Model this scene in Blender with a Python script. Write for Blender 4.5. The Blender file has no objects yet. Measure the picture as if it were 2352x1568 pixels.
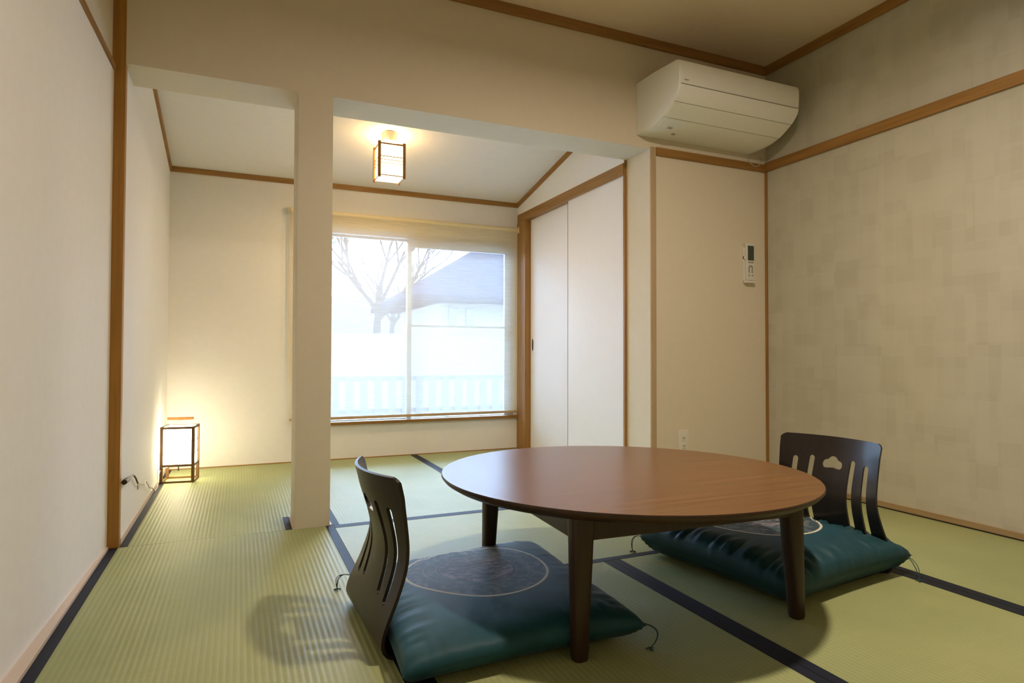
import bpy, bmesh, math, random
from mathutils import Vector, Matrix, noise
random.seed(7)
SC = bpy.context.scene
COL = SC.collection
PI = math.pi

# ------------------------------------------------------------------ camera
PITCH, YAW, ROLL = math.radians(1.1882), math.radians(23.6579), math.radians(0.1356)
CAM = Vector((0.0, -2.7725, 0.735))
F = Vector((math.sin(YAW)*math.cos(PITCH), math.cos(YAW)*math.cos(PITCH), math.sin(PITCH)))
R0 = Vector((math.cos(YAW), -math.sin(YAW), 0)); U0 = R0.cross(F)
R = math.cos(ROLL)*R0 + math.sin(ROLL)*U0
U = -math.sin(ROLL)*R0 + math.cos(ROLL)*U0
cd = bpy.data.cameras.new('camera'); cam = bpy.data.objects.new('camera', cd); COL.objects.link(cam)
cd.sensor_width = 36.0; cd.lens = 1430.97/2352*36.0; cd.clip_start = 0.02; cd.clip_end = 300
M = Matrix((R, U, -F)).transposed().to_4x4(); M.translation = CAM
cam.matrix_world = M
SC.camera = cam

# ------------------------------------------------------------------ world, lights, exposure
SC.view_settings.view_transform = 'Standard'; SC.view_settings.look = 'None'
SC.view_settings.gamma = 1.0; SC.view_settings.use_curve_mapping = False
SC.view_settings.exposure = 0.5
w = bpy.data.worlds.new('sky'); SC.world = w; w.use_nodes = True
bg = w.node_tree.nodes['Background']
bg.inputs[1].default_value = 11.5
# evenly overcast sky, up to three times brighter overhead than at the horizon
_t = w.node_tree; _tc = _t.nodes.new('ShaderNodeTexCoord'); _sx = _t.nodes.new('ShaderNodeSeparateXYZ'); _t.links.new(_tc.outputs['Generated'], _sx.inputs[0])
_mr = _t.nodes.new('ShaderNodeMapRange'); _mr.inputs[3].default_value = 1.0; _mr.inputs[4].default_value = 3.0; _t.links.new(_sx.outputs[2], _mr.inputs[0])
_vm = _t.nodes.new('ShaderNodeVectorMath'); _vm.operation = 'SCALE'; _vm.inputs[0].default_value = (0.46, 0.655, 1.0)
_t.links.new(_mr.outputs[0], _vm.inputs['Scale']); _t.links.new(_vm.outputs[0], bg.inputs[0])
try:
    w.cycles.sampling_method = 'MANUAL'; w.cycles.sample_map_resolution = 256
except Exception: pass

def area(name, loc, size, power, color, rot=(0, 0, 0), shape='DISK', sy=None, spread=PI):
    l = bpy.data.lights.new(name, 'AREA'); l.shape = shape; l.size = size
    if sy: l.size_y = sy
    l.energy = power; l.color = color; l.spread = spread
    o = bpy.data.objects.new(name, l); o.location = loc; o.rotation_euler = rot; COL.objects.link(o); return o
# the main room's own ceiling lamp (hangs above the low table, over the top of the frame)
area('ceiling_lamp_light', (1.39, -1.57, 2.20), 0.13, 24.0, (1.0, 0.83, 0.67))

# ------------------------------------------------------------------ materials
def new_mat(name):
    m = bpy.data.materials.new(name); m.use_nodes = True; nt = m.node_tree
    for n in list(nt.nodes): nt.nodes.remove(n)
    out = nt.nodes.new('ShaderNodeOutputMaterial')
    return m, nt, out
def N(nt, t, **kw):
    n = nt.nodes.new(t)
    for k, v in kw.items(): setattr(n, k, v)
    return n
def S(n, **kw):
    for k, v in kw.items():
        n.inputs[k.replace('_', ' ')].default_value = v
    return n
def c4(c): return (c[0], c[1], c[2], 1.0)
def principled(name, color, rough=0.6, spec=0.5, coat=0.0, metallic=0.0, sheen=0.0, var=0.06, scale=(6, 6, 6), nscale=4.0,
               bump=0.0, bscale=300.0, bdist=0.001, emit=None, estr=0.0):
    m, nt, out = new_mat(name)
    b = N(nt, 'ShaderNodeBsdfPrincipled'); nt.links.new(b.outputs[0], out.inputs[0])
    b.inputs['Roughness'].default_value = rough; b.inputs['Specular IOR Level'].default_value = spec
    b.inputs['Coat Weight'].default_value = coat; b.inputs['Metallic'].default_value = metallic
    b.inputs['Sheen Weight'].default_value = sheen
    tc = N(nt, 'ShaderNodeTexCoord'); mp = N(nt, 'ShaderNodeMapping'); mp.inputs['Scale'].default_value = scale
    nt.links.new(tc.outputs['Object'], mp.inputs[0])
    ns = N(nt, 'ShaderNodeTexNoise'); S(ns, Scale=nscale, Detail=5.0); nt.links.new(mp.outputs[0], ns.inputs['Vector'])
    mx = N(nt, 'ShaderNodeMix', data_type='RGBA')
    mx.inputs[6].default_value = c4([x*(1-var) for x in color]); mx.inputs[7].default_value = c4([min(1, x*(1+var)) for x in color])
    nt.links.new(ns.outputs[0], mx.inputs[0]); nt.links.new(mx.outputs[2], b.inputs['Base Color'])
    if bump:
        n2 = N(nt, 'ShaderNodeTexNoise'); S(n2, Scale=bscale, Detail=3.0); nt.links.new(tc.outputs['Object'], n2.inputs['Vector'])
        bp = N(nt, 'ShaderNodeBump'); S(bp, Strength=bump, Distance=bdist)
        nt.links.new(n2.outputs[0], bp.inputs['Height']); nt.links.new(bp.outputs[0], b.inputs['Normal'])
    if emit:
        b.inputs['Emission Color'].default_value = c4(emit); b.inputs['Emission Strength'].default_value = estr
    return m

def wood(name, c1, c2, axis='z', rough=0.5, coat=0.0, grain=60.0, stretch=0.04, knots=False, spec=0.5):
    m, nt, out = new_mat(name)
    b = N(nt, 'ShaderNodeBsdfPrincipled'); nt.links.new(b.outputs[0], out.inputs[0])
    b.inputs['Roughness'].default_value = rough; b.inputs['Coat Weight'].default_value = coat
    b.inputs['Specular IOR Level'].default_value = spec
    b.inputs['Coat Roughness'].default_value = 0.15
    tc = N(nt, 'ShaderNodeTexCoord'); mp = N(nt, 'ShaderNodeMapping')
    sc = [1, 1, 1]; sc['xyz'.index(axis)] = stretch; mp.inputs['Scale'].default_value = sc
    nt.links.new(tc.outputs['Object'], mp.inputs[0])
    n1 = N(nt, 'ShaderNodeTexNoise'); S(n1, Scale=grain, Detail=6.0, Roughness=0.65, Distortion=0.4)
    nt.links.new(mp.outputs[0], n1.inputs['Vector'])
    rp = N(nt, 'ShaderNodeValToRGB'); rp.color_ramp.elements[0].position = 0.3; rp.color_ramp.elements[1].position = 0.72
    rp.color_ramp.elements[0].color = c4(c1); rp.color_ramp.elements[1].color = c4(c2)
    nt.links.new(n1.outputs[0], rp.inputs[0]); last = rp.outputs[0]
    if knots:
        vo = N(nt, 'ShaderNodeTexVoronoi'); S(vo, Scale=3.2); nt.links.new(tc.outputs['Object'], vo.inputs['Vector'])
        mr = N(nt, 'ShaderNodeMapRange'); S(mr, From_Min=0.03, From_Max=0.07, To_Min=1.0, To_Max=0.0)
        nt.links.new(vo.outputs['Distance'], mr.inputs[0])
        mx = N(nt, 'ShaderNodeMix', data_type='RGBA'); nt.links.new(mr.outputs[0], mx.inputs[0]); nt.links.new(last, mx.inputs[6])
        mx.inputs[7].default_value = c4([x*0.25 for x in c1]); last = mx.outputs[2]
    nt.links.new(last, b.inputs['Base Color'])
    bp = N(nt, 'ShaderNodeBump'); S(bp, Strength=0.15, Distance=0.0006)
    nt.links.new(n1.outputs[0], bp.inputs['Height']); nt.links.new(bp.outputs[0], b.inputs['Normal'])
    return m

def tatami(name, along, c=(0.37, 0.40, 0.185)):
    m, nt, out = new_mat(name)
    b = N(nt, 'ShaderNodeBsdfPrincipled'); nt.links.new(b.outputs[0], out.inputs[0])
    b.inputs['Roughness'].default_value = 0.5; b.inputs['Specular IOR Level'].default_value = 0.45
    tc = N(nt, 'ShaderNodeTexCoord'); sx = N(nt, 'ShaderNodeSeparateXYZ'); nt.links.new(tc.outputs['Object'], sx.inputs[0])
    cross = 'X' if along == 'y' else 'Y'
    # rib across the weave
    mu = N(nt, 'ShaderNodeMath', operation='MULTIPLY'); mu.inputs[1].default_value = 2*PI/0.0150
    nt.links.new(sx.outputs[cross], mu.inputs[0])
    sn = N(nt, 'ShaderNodeMath', operation='SINE'); nt.links.new(mu.outputs[0], sn.inputs[0])
    # straws: fine lines perpendicular to the ribs
    mp = N(nt, 'ShaderNodeMapping'); mp.inputs['Scale'].default_value = (3, 320, 1) if along == 'y' else (320, 3, 1)
    nt.links.new(tc.outputs['Object'], mp.inputs[0])
    n1 = N(nt, 'ShaderNodeTexNoise'); S(n1, Scale=1.0, Detail=3.0); nt.links.new(mp.outputs[0], n1.inputs['Vector'])
    n2 = N(nt, 'ShaderNodeTexNoise'); S(n2, Scale=2.2, Detail=3.0); nt.links.new(tc.outputs['Object'], n2.inputs['Vector'])
    ad = N(nt, 'ShaderNodeMath', operation='MULTIPLY_ADD'); ad.inputs[1].default_value = 0.5; nt.links.new(n1.outputs[0], ad.inputs[0])
    nt.links.new(n2.outputs[0], ad.inputs[2])
    rp = N(nt, 'ShaderNodeMapRange'); S(rp, From_Min=0.45, From_Max=1.05); nt.links.new(ad.outputs[0], rp.inputs[0])
    mx = N(nt, 'ShaderNodeMix', data_type='RGBA')
    mx.inputs[6].default_value = c4([c[0]*0.84, c[1]*0.88, c[2]*0.80]); mx.inputs[7].default_value = c4([c[0]*1.14, c[1]*1.12, c[2]*1.1])
    nt.links.new(rp.outputs[0], mx.inputs[0])
    # the grooves between ribs are coloured a little darker
    mr = N(nt, 'ShaderNodeMapRange'); S(mr, From_Min=-1.0, From_Max=-0.2, To_Min=0.90, To_Max=1.0); nt.links.new(sn.outputs[0], mr.inputs[0])
    mm = N(nt, 'ShaderNodeMix', data_type='RGBA', blend_type='MULTIPLY'); mm.inputs[0].default_value = 1.0
    nt.links.new(mx.outputs[2], mm.inputs[6])
    cmb = N(nt, 'ShaderNodeCombineColor')
    for i in range(3): nt.links.new(mr.outputs[0], cmb.inputs[i])
    nt.links.new(cmb.outputs[0], mm.inputs[7]); nt.links.new(mm.outputs[2], b.inputs['Base Color'])
    b1 = N(nt, 'ShaderNodeBump'); S(b1, Strength=0.7, Distance=0.00045); nt.links.new(sn.outputs[0], b1.inputs['Height'])
    b2 = N(nt, 'ShaderNodeBump'); S(b2, Strength=0.25, Distance=0.0008); nt.links.new(n1.outputs[0], b2.inputs['Height'])
    nt.links.new(b1.outputs[0], b2.inputs['Normal']); nt.links.new(b2.outputs[0], b.inputs['Normal'])
    return m

def patch_wall(name):
    m, nt, out = new_mat(name)
    b = N(nt, 'ShaderNodeBsdfPrincipled'); nt.links.new(b.outputs[0], out.inputs[0]); b.inputs['Roughness'].default_value = 0.75
    b.inputs['Specular IOR Level'].default_value = 0.25
    tc = N(nt, 'ShaderNodeTexCoord')
    def patches(size, off):
        mp = N(nt, 'ShaderNodeMapping'); mp.inputs['Location'].default_value = off
        nt.links.new(tc.outputs['Object'], mp.inputs[0])
        sn = N(nt, 'ShaderNodeVectorMath', operation='SNAP'); sn.inputs[1].default_value = size
        nt.links.new(mp.outputs[0], sn.inputs[0])
        wn = N(nt, 'ShaderNodeTexWhiteNoise', noise_dimensions='3D'); nt.links.new(sn.outputs[0], wn.inputs['Vector'])
        return wn.outputs['Value']
    v1 = patches((5.0, 0.085, 0.10), (1, 0.03, 0.02)); v2 = patches((5.0, 0.13, 0.062), (1, 0.33, 0.51)); v3 = patches((5.0, 0.045, 0.22), (1, 0.2, 0.1))
    a = N(nt, 'ShaderNodeMath', operation='ADD'); nt.links.new(v1, a.inputs[0]); nt.links.new(v2, a.inputs[1])
    a2 = N(nt, 'ShaderNodeMath', operation='ADD'); nt.links.new(a.outputs[0], a2.inputs[0]); nt.links.new(v3, a2.inputs[1])
    n = N(nt, 'ShaderNodeTexNoise'); S(n, Scale=1.4, Detail=2.0); nt.links.new(tc.outputs['Object'], n.inputs['Vector'])
    a3 = N(nt, 'ShaderNodeMath', operation='MULTIPLY_ADD'); a3.inputs[1].default_value = 1.2; nt.links.new(n.outputs[0], a3.inputs[0]); nt.links.new(a2.outputs[0], a3.inputs[2])
    rp = N(nt, 'ShaderNodeValToRGB'); e = rp.color_ramp.elements
    e[0].position = 0.12; e[0].color = (0.485, 0.455, 0.345, 1); e[1].position = 0.95; e[1].color = (0.555, 0.525, 0.41, 1)
    mid = e.new(0.5); mid.color = (0.53, 0.50, 0.39, 1)
    mr = N(nt, 'ShaderNodeMapRange'); S(mr, From_Min=0.8, From_Max=3.4); nt.links.new(a3.outputs[0], mr.inputs[0])
    nt.links.new(mr.outputs[0], rp.inputs[0]); nt.links.new(rp.outputs[0], b.inputs['Base Color'])
    n2 = N(nt, 'ShaderNodeTexNoise'); S(n2, Scale=260.0, Detail=3.0); nt.links.new(tc.outputs['Object'], n2.inputs['Vector'])
    bp = N(nt, 'ShaderNodeBump'); S(bp, Strength=0.3, Distance=0.0008); nt.links.new(n2.outputs[0], bp.inputs['Height']); nt.links.new(bp.outputs[0], b.inputs['Normal'])
    return m

def blind_mat():
    m, nt, out = new_mat('blind_cloth')
    tc = N(nt, 'ShaderNodeTexCoord'); mp = N(nt, 'ShaderNodeMapping'); mp.inputs['Scale'].default_value = (6, 1, 260)
    nt.links.new(tc.outputs['Object'], mp.inputs[0])
    n = N(nt, 'ShaderNodeTexNoise'); S(n, Scale=1.0, Detail=4.0, Roughness=0.7); nt.links.new(mp.outputs[0], n.inputs['Vector'])
    col = N(nt, 'ShaderNodeMix', data_type='RGBA'); col.inputs[6].default_value = (0.72, 0.56, 0.30, 1); col.inputs[7].default_value = (0.90, 0.74, 0.44, 1)
    nt.links.new(n.outputs[0], col.inputs[0])
    d = N(nt, 'ShaderNodeBsdfDiffuse'); nt.links.new(col.outputs[2], d.inputs[0])
    t = N(nt, 'ShaderNodeBsdfTranslucent'); t.inputs[0].default_value = (0.72, 0.74, 0.70, 1)
    s1 = N(nt, 'ShaderNodeMixShader'); s1.inputs[0].default_value = 0.24
    nt.links.new(d.outputs[0], s1.inputs[1]); nt.links.new(t.outputs[0], s1.inputs[2])
    tr = N(nt, 'ShaderNodeBsdfTransparent'); tr.inputs[0].default_value = (1, 1, 1, 1)
    mr = N(nt, 'ShaderNodeMapRange'); S(mr, From_Min=0.3, From_Max=0.7, To_Min=0.28, To_Max=0.50); nt.links.new(n.outputs[0], mr.inputs[0])
    s2 = N(nt, 'ShaderNodeMixShader'); nt.links.new(mr.outputs[0], s2.inputs[0]); nt.links.new(s1.outputs[0], s2.inputs[1]); nt.links.new(tr.outputs[0], s2.inputs[2])
    nt.links.new(s2.outputs[0], out.inputs[0]); return m

def glass_mat():
    m, nt, out = new_mat('window_glass')
    tr = N(nt, 'ShaderNodeBsdfTransparent'); tr.inputs[0].default_value = (0.93, 0.96, 0.96, 1)
    g = N(nt, 'ShaderNodeBsdfGlossy'); g.inputs['Roughness'].default_value = 0.02
    fr = N(nt, 'ShaderNodeFresnel'); fr.inputs[0].default_value = 1.45
    s = N(nt, 'ShaderNodeMixShader'); nt.links.new(fr.outputs[0], s.inputs[0]); nt.links.new(tr.outputs[0], s.inputs[1]); nt.links.new(g.outputs[0], s.inputs[2])
    nt.links.new(s.outputs[0], out.inputs[0]); return m

def paper_mat(name, color, strength, base=(0.85, 0.78, 0.62)):
    m, nt, out = new_mat(name)
    tc = N(nt, 'ShaderNodeTexCoord'); n = N(nt, 'ShaderNodeTexNoise'); S(n, Scale=90.0, Detail=3.0); nt.links.new(tc.outputs['Object'], n.inputs['Vector'])
    mr = N(nt, 'ShaderNodeMapRange'); S(mr, To_Min=strength*0.9, To_Max=strength*1.1); nt.links.new(n.outputs[0], mr.inputs[0])
    e = N(nt, 'ShaderNodeEmission'); e.inputs[0].default_value = c4(color); nt.links.new(mr.outputs[0], e.inputs[1])
    d = N(nt, 'ShaderNodeBsdfDiffuse'); d.inputs[0].default_value = c4(base)
    a = N(nt, 'ShaderNodeAddShader'); nt.links.new(e.outputs[0], a.inputs[0]); nt.links.new(d.outputs[0], a.inputs[1]); nt.links.new(a.outputs[0], out.inputs[0])
    return m

def cushion_mat(name, seed, tone):
    """teal satin with a printed round medallion: cream ring, thin inner rings, a mottled generic landscape"""
    m, nt, out = new_mat(name)
    b = N(nt, 'ShaderNodeBsdfPrincipled'); nt.links.new(b.outputs[0], out.inputs[0])
    b.inputs['Roughness'].default_value = 0.6; b.inputs['Specular IOR Level'].default_value = 0.32; b.inputs['Sheen Weight'].default_value = 0.05; b.inputs['Sheen Roughness'].default_value = 0.4
    tc = N(nt, 'ShaderNodeTexCoord'); sx = N(nt, 'ShaderNodeSeparateXYZ'); nt.links.new(tc.outputs['Object'], sx.inputs[0])
    cb = N(nt, 'ShaderNodeCombineXYZ'); nt.links.new(sx.outputs[0], cb.inputs[0]); nt.links.new(sx.outputs[1], cb.inputs[1])
    ln = N(nt, 'ShaderNodeVectorMath', operation='LENGTH'); nt.links.new(cb.outputs[0], ln.inputs[0]); rad = ln.outputs['Value']
    def band(c, wd):
        s = N(nt, 'ShaderNodeMath', operation='SUBTRACT'); nt.links.new(rad, s.inputs[0]); s.inputs[1].default_value = c
        a = N(nt, 'ShaderNodeMath', operation='ABSOLUTE'); nt.links.new(s.outputs[0], a.inputs[0])
        r = N(nt, 'ShaderNodeMapRange'); S(r, From_Min=wd*0.6, From_Max=wd*1.2, To_Min=1.0, To_Max=0.0); nt.links.new(a.outputs[0], r.inputs[0]); return r.outputs[0]
    def inside(c):
        r = N(nt, 'ShaderNodeMapRange'); S(r, From_Min=c-0.001, From_Max=c+0.001, To_Min=1.0, To_Max=0.0); nt.links.new(rad, r.inputs[0]); return r.outputs[0]
    def mix(fac, a, col):
        x = N(nt, 'ShaderNodeMix', data_type='RGBA'); nt.links.new(fac, x.inputs[0]); nt.links.new(a, x.inputs[6])
        if isinstance(col, tuple): x.inputs[7].default_value = c4(col)
        else: nt.links.new(col, x.inputs[7])
        return x.outputs[2]
    def mul(a, k):
        x = N(nt, 'ShaderNodeMath', operation='MULTIPLY'); nt.links.new(a, x.inputs[0])
        if isinstance(k, float): x.inputs[1].default_value = k
        else: nt.links.new(k, x.inputs[1])
        return x.outputs[0]
    def nz(scale, det, dist=0.0, strt=(1, 1, 1), lo=0.45, hi=0.6):
        mp = N(nt, 'ShaderNodeMapping'); mp.inputs['Scale'].default_value = strt; mp.inputs['Location'].default_value = (seed, seed*0.7, 0)
        nt.links.new(tc.outputs['Object'], mp.inputs[0])
        n = N(nt, 'ShaderNodeTexNoise'); S(n, Scale=scale, Detail=det, Distortion=dist); nt.links.new(mp.outputs[0], n.inputs['Vector'])
        r = N(nt, 'ShaderNodeMapRange'); S(r, From_Min=lo, From_Max=hi); nt.links.new(n.outputs[0], r.inputs[0]); return r.outputs[0]
    base = N(nt, 'ShaderNodeMix', data_type='RGBA'); base.inputs[6].default_value = c4([x*0.88 for x in tone]); base.inputs[7].default_value = c4([x*1.15 for x in tone])
    nt.links.new(nz(14, 3, lo=0.3, hi=0.7), base.inputs[0])
    c = base.outputs[2]
    c = mix(mul(inside(0.212), 0.8), c, (0.045, 0.075, 0.085))
    c = mix(mul(mul(inside(0.205), nz(38, 6, 0.6, lo=0.50, hi=0.58)), 0.7), c, (0.18, 0.19, 0.18))
    c = mix(mul(inside(0.118), 0.85), c, (0.035, 0.045, 0.05))
    c = mix(mul(mul(inside(0.112), nz(10, 10, 2.2, (1.0, 2.8, 1), 0.46, 0.62)), 0.9), c, (0.36, 0.32, 0.35))
    c = mix(mul(mul(inside(0.112), nz(26, 8, 1.5, (1, 2, 1), 0.52, 0.62)), 0.7), c, (0.02, 0.025, 0.03))
    c = mix(mul(band(0.158, 0.0014), 0.5), c, (0.32, 0.33, 0.30)); c = mix(mul(band(0.120, 0.0012), 0.6), c, (0.30, 0.31, 0.30))
    # pale flower sprigs spaced round the outer band
    vo = N(nt, 'ShaderNodeTexVoronoi'); S(vo, Scale=13.0, Randomness=0.7); nt.links.new(cb.outputs[0], vo.inputs['Vector'])
    fl = N(nt, 'ShaderNodeMapRange'); S(fl, From_Min=0.14, From_Max=0.22, To_Min=1.0, To_Max=0.0); nt.links.new(vo.outputs['Distance'], fl.inputs[0])
    c = mix(mul(mul(mul(fl.outputs[0], band(0.183, 0.018)), nz(120, 2, lo=0.45, hi=0.55)), 0.7), c, (0.50, 0.44, 0.38))
    c = mix(mul(band(0.212, 0.0046), 0.95), c, (0.74, 0.66, 0.48))
    nt.links.new(c, b.inputs['Base Color'])
    n = N(nt, 'ShaderNodeTexNoise'); S(n, Scale=500.0, Detail=2.0); nt.links.new(tc.outputs['Object'], n.inputs['Vector'])
    bp = N(nt, 'ShaderNodeBump'); S(bp, Strength=0.25, Distance=0.0006); nt.links.new(n.outputs[0], bp.inputs['Height']); nt.links.new(bp.outputs[0], b.inputs['Normal'])
    return m

CREAM = (0.715, 0.64, 0.50)
M_WALL = principled('cream_wallpaper', CREAM, rough=0.8, spec=0.2, var=0.03, bump=0.35, bscale=220, bdist=0.0012)
M_WALL2 = principled('off_white_wallpaper', (0.83, 0.81, 0.78), rough=0.8, spec=0.2, var=0.03, bump=0.35, bscale=220, bdist=0.0012)
M_LEFT = principled('pale_panel_paper', (0.88, 0.87, 0.85), rough=0.75, spec=0.2, var=0.03, bump=0.3, bscale=200, bdist=0.001)
M_DOOR = principled('white_door_paper', (0.84, 0.82, 0.81), rough=0.6, spec=0.3, var=0.02, bump=0.2, bscale=260, bdist=0.0006)
M_CEIL = principled('ceiling_paper', (0.82, 0.68, 0.52), rough=0.85, spec=0.2, var=0.04, bump=0.3, bscale=150, bdist=0.001)
M_CEIL2 = principled('alcove_ceiling_paper', (0.83, 0.80, 0.77), rough=0.85, spec=0.2, var=0.03, bump=0.3, bscale=150, bdist=0.001)
M_PATCH = patch_wall('patchwork_wallpaper')
WC1, WC2 = (0.24, 0.115, 0.024), (0.40, 0.205, 0.05)
M_WX = wood('trim_wood_x', WC1, WC2, 'x', knots=True); M_WY = wood('trim_wood_y', WC1, WC2, 'y'); M_WZ = wood('trim_wood_z', WC1, WC2, 'z')
M_PALEZ = wood('pale_trim_z', (0.42, 0.30, 0.17), (0.52, 0.38, 0.22), 'z'); M_PALEY = wood('pale_trim_y', (0.66, 0.54, 0.44), (0.74, 0.62, 0.52), 'y')
M_DKWOOD = wood('dark_post_wood', (0.12, 0.06, 0.018), (0.19, 0.10, 0.03), 'z')
M_RWY = wood('right_skirting_wood', (0.30, 0.20, 0.09), (0.42, 0.29, 0.14), 'y')
M_TY = tatami('tatami_ribs_lengthwise', 'y'); M_TX = tatami('tatami_ribs_crosswise', 'x')
M_TAPE = principled('navy_border_cloth', (0.008, 0.012, 0.026), rough=0.6, spec=0.28, var=0.2, bump=0.4, bscale=500, bdist=0.0005)
M_BLIND = blind_mat(); M_GLASS = glass_mat()
M_CREAMP = principled('cream_plastic', (0.78, 0.66, 0.42), rough=0.4, var=0.02)
M_ALU = principled('window_metal', (0.45, 0.46, 0.46), rough=0.4, metallic=0.2, var=0.02)
M_DARK = principled('dark_void', (0.02, 0.015, 0.012), rough=0.8, var=0.02)
M_AC = principled('aircon_plastic', (0.86, 0.86, 0.80), rough=0.35, spec=0.5, var=0.015)
M_SEAM = principled('seam_shadow_plastic', (0.36, 0.35, 0.30), rough=0.6, var=0.02)
M_WHITE = principled('white_plastic', (0.72, 0.70, 0.64), rough=0.4, var=0.02)
M_LCD = principled('lcd_grey', (0.055, 0.065, 0.045), rough=0.25, var=0.03)
M_BTN = principled('button_grey', (0.22, 0.21, 0.15), rough=0.5, var=0.05)
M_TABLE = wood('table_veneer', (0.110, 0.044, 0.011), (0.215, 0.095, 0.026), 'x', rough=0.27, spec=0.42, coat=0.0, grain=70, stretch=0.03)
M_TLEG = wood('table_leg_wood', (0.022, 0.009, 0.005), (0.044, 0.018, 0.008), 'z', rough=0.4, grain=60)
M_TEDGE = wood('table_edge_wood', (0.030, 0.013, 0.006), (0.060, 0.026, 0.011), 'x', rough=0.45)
M_ZAISU = wood('dark_stained_ply', (0.009, 0.005, 0.004), (0.017, 0.010, 0.006), 'z', rough=0.4, coat=0.25, spec=0.3, grain=50)
M_ZSCREW = principled('zaisu_screw', (0.3, 0.22, 0.12), rough=0.4, metallic=0.6)
M_CUSH1 = cushion_mat('teal_satin_print', 3.1, (0.008, 0.062, 0.085)); M_CUSH2 = cushion_mat('teal_satin_print_deep', 8.7, (0.008, 0.055, 0.073))
M_TASSEL = principled('tassel_cord', (0.02, 0.07, 0.07), rough=0.7)
M_LAMPW = wood('lantern_wood', (0.10, 0.048, 0.014), (0.18, 0.085, 0.025), 'z', grain=90)
M_PENDW = wood('pendant_wood', (0.26, 0.11, 0.022), (0.40, 0.18, 0.04), 'z', grain=90)
M_FPAPER = paper_mat('lit_floor_paper', (1.0, 0.89, 0.62), 9.5)
M_PPAPER = paper_mat('lit_pendant_paper', (1.0, 0.67, 0.28), 7.0)
M_CORD = principled('cord_brown', (0.03, 0.02, 0.012), rough=0.5); M_WCORD = principled('cord_white', (0.6, 0.56, 0.5), rough=0.5)
M_ROSE = principled('ceiling_rose', (0.70, 0.62, 0.50), rough=0.5)

# ------------------------------------------------------------------ mesh helpers
def bx(bm, x0, x1, y0, y1, z0, z1):
    vs = [bm.verts.new((x, y, z)) for z in (z0, z1) for y in (y0, y1) for x in (x0, x1)]
    for f in ((0, 2, 3, 1), (4, 5, 7, 6), (0, 1, 5, 4), (2, 6, 7, 3), (0, 4, 6, 2), (1, 3, 7, 5)):
        bm.faces.new([vs[i] for i in f])
    return bm
def prism(bm, pts, vec, close=True):
    """pts: 3-D polygon, extruded by vec"""
    v = Vector(vec); a = [bm.verts.new(p) for p in pts]; b = [bm.verts.new(Vector(p)+v) for p in pts]; n = len(pts)
    for i in range(n): bm.faces.new((a[i], a[(i+1) % n], b[(i+1) % n], b[i]))
    bm.faces.new(a[::-1]); bm.faces.new(b)
    return bm
def tube(bm, pts, rad, seg=8, caps=True):
    pts = [Vector(p) for p in pts]; rings = []
    up = Vector((0, 0, 1))
    for i, p in enumerate(pts):
        t = (pts[min(i+1, len(pts)-1)] - pts[max(i-1, 0)]).normalized()
        a = t.cross(up)
        if a.length < 1e-3: a = t.cross(Vector((1, 0, 0)))
        a.normalize(); b = t.cross(a); r = rad[i] if isinstance(rad, (list, tuple)) else rad
        rings.append([bm.verts.new(p + r*(math.cos(2*PI*k/seg)*a + math.sin(2*PI*k/seg)*b)) for k in range(seg)])
    for i in range(len(rings)-1):
        for k in range(seg):
            bm.faces.new((rings[i][k], rings[i][(k+1) % seg], rings[i+1][(k+1) % seg], rings[i+1][k]))
    if caps: bm.faces.new(rings[0][::-1]); bm.faces.new(rings[-1])
    return bm
def NB(): return bmesh.new()
def world_of(p):
    return p['_w'] if p is not None and '_w' in p else (0.0, 0.0, 0.0)
WLOC = {}
def obj(name, bm, mat, parent=None, bevel=0.0, smooth=False, seg=2, origin=None, angle=35):
    """one mesh object; vertices are given in world coordinates"""
    bmesh.ops.recalc_face_normals(bm, faces=bm.faces)
    if bevel:
        bmesh.ops.bevel(bm, geom=list(bm.edges), offset=bevel, segments=seg, profile=0.7, affect='EDGES', clamp_overlap=True)
    org = Vector(WLOC.get(parent.name, (0, 0, 0))) if parent else Vector(origin or (0, 0, 0))
    if parent and origin is not None: org = Vector(origin)
    bmesh.ops.translate(bm, verts=bm.verts, vec=-org)
    me = bpy.data.meshes.new(name); bm.to_mesh(me); bm.free()
    for m_ in (mat if isinstance(mat, (list, tuple)) else [mat]): me.materials.append(m_)
    o = bpy.data.objects.new(name, me); COL.objects.link(o); WLOC[o.name] = tuple(org)
    if parent:
        o.parent = parent; o.location = org - Vector(WLOC[parent.name])
    else: o.location = org
    if smooth or bevel:
        for p in me.polygons: p.use_smooth = True
        try: me.set_sharp_from_angle(angle=math.radians(angle))
        except Exception: pass
    return o
def thing(name, label, cat, loc, group=None):
    o = bpy.data.objects.new(name, None); COL.objects.link(o); o.empty_display_size = 0.1
    o.location = loc; WLOC[o.name] = tuple(loc); o['label'] = label; o['category'] = cat
    if group: o['group'] = group
    return o
def tag(o, label, cat, group=None):
    o['label'] = label; o['category'] = cat
    if group: o['group'] = group
    return o
def struct(name, bm, mat, label=None, **kw):
    o = obj(name, bm, mat, **kw); o['kind'] = 'structure'
    if label: o['label'] = label
    return o
def box_obj(name, b, mat, parent=None, **kw): return obj(name, bx(NB(), *b), mat, parent, **kw)

# ------------------------------------------------------------------ key dimensions (metres)
XR = 2.8625; HC = 2.445; HL = 1.851; YB = 1.7046; XAL = -0.413; XAR = 2.009; XJ = 2.028; DL = 0.222
YN = -3.55                                        # wall behind the camera
def xl(y): return -0.448 + 0.0239*y               # the left wall leans a hair off square
CEILA = lambda y: 1.925 + 0.2035*(YB - y)         # the alcove's sloping ceiling

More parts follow.
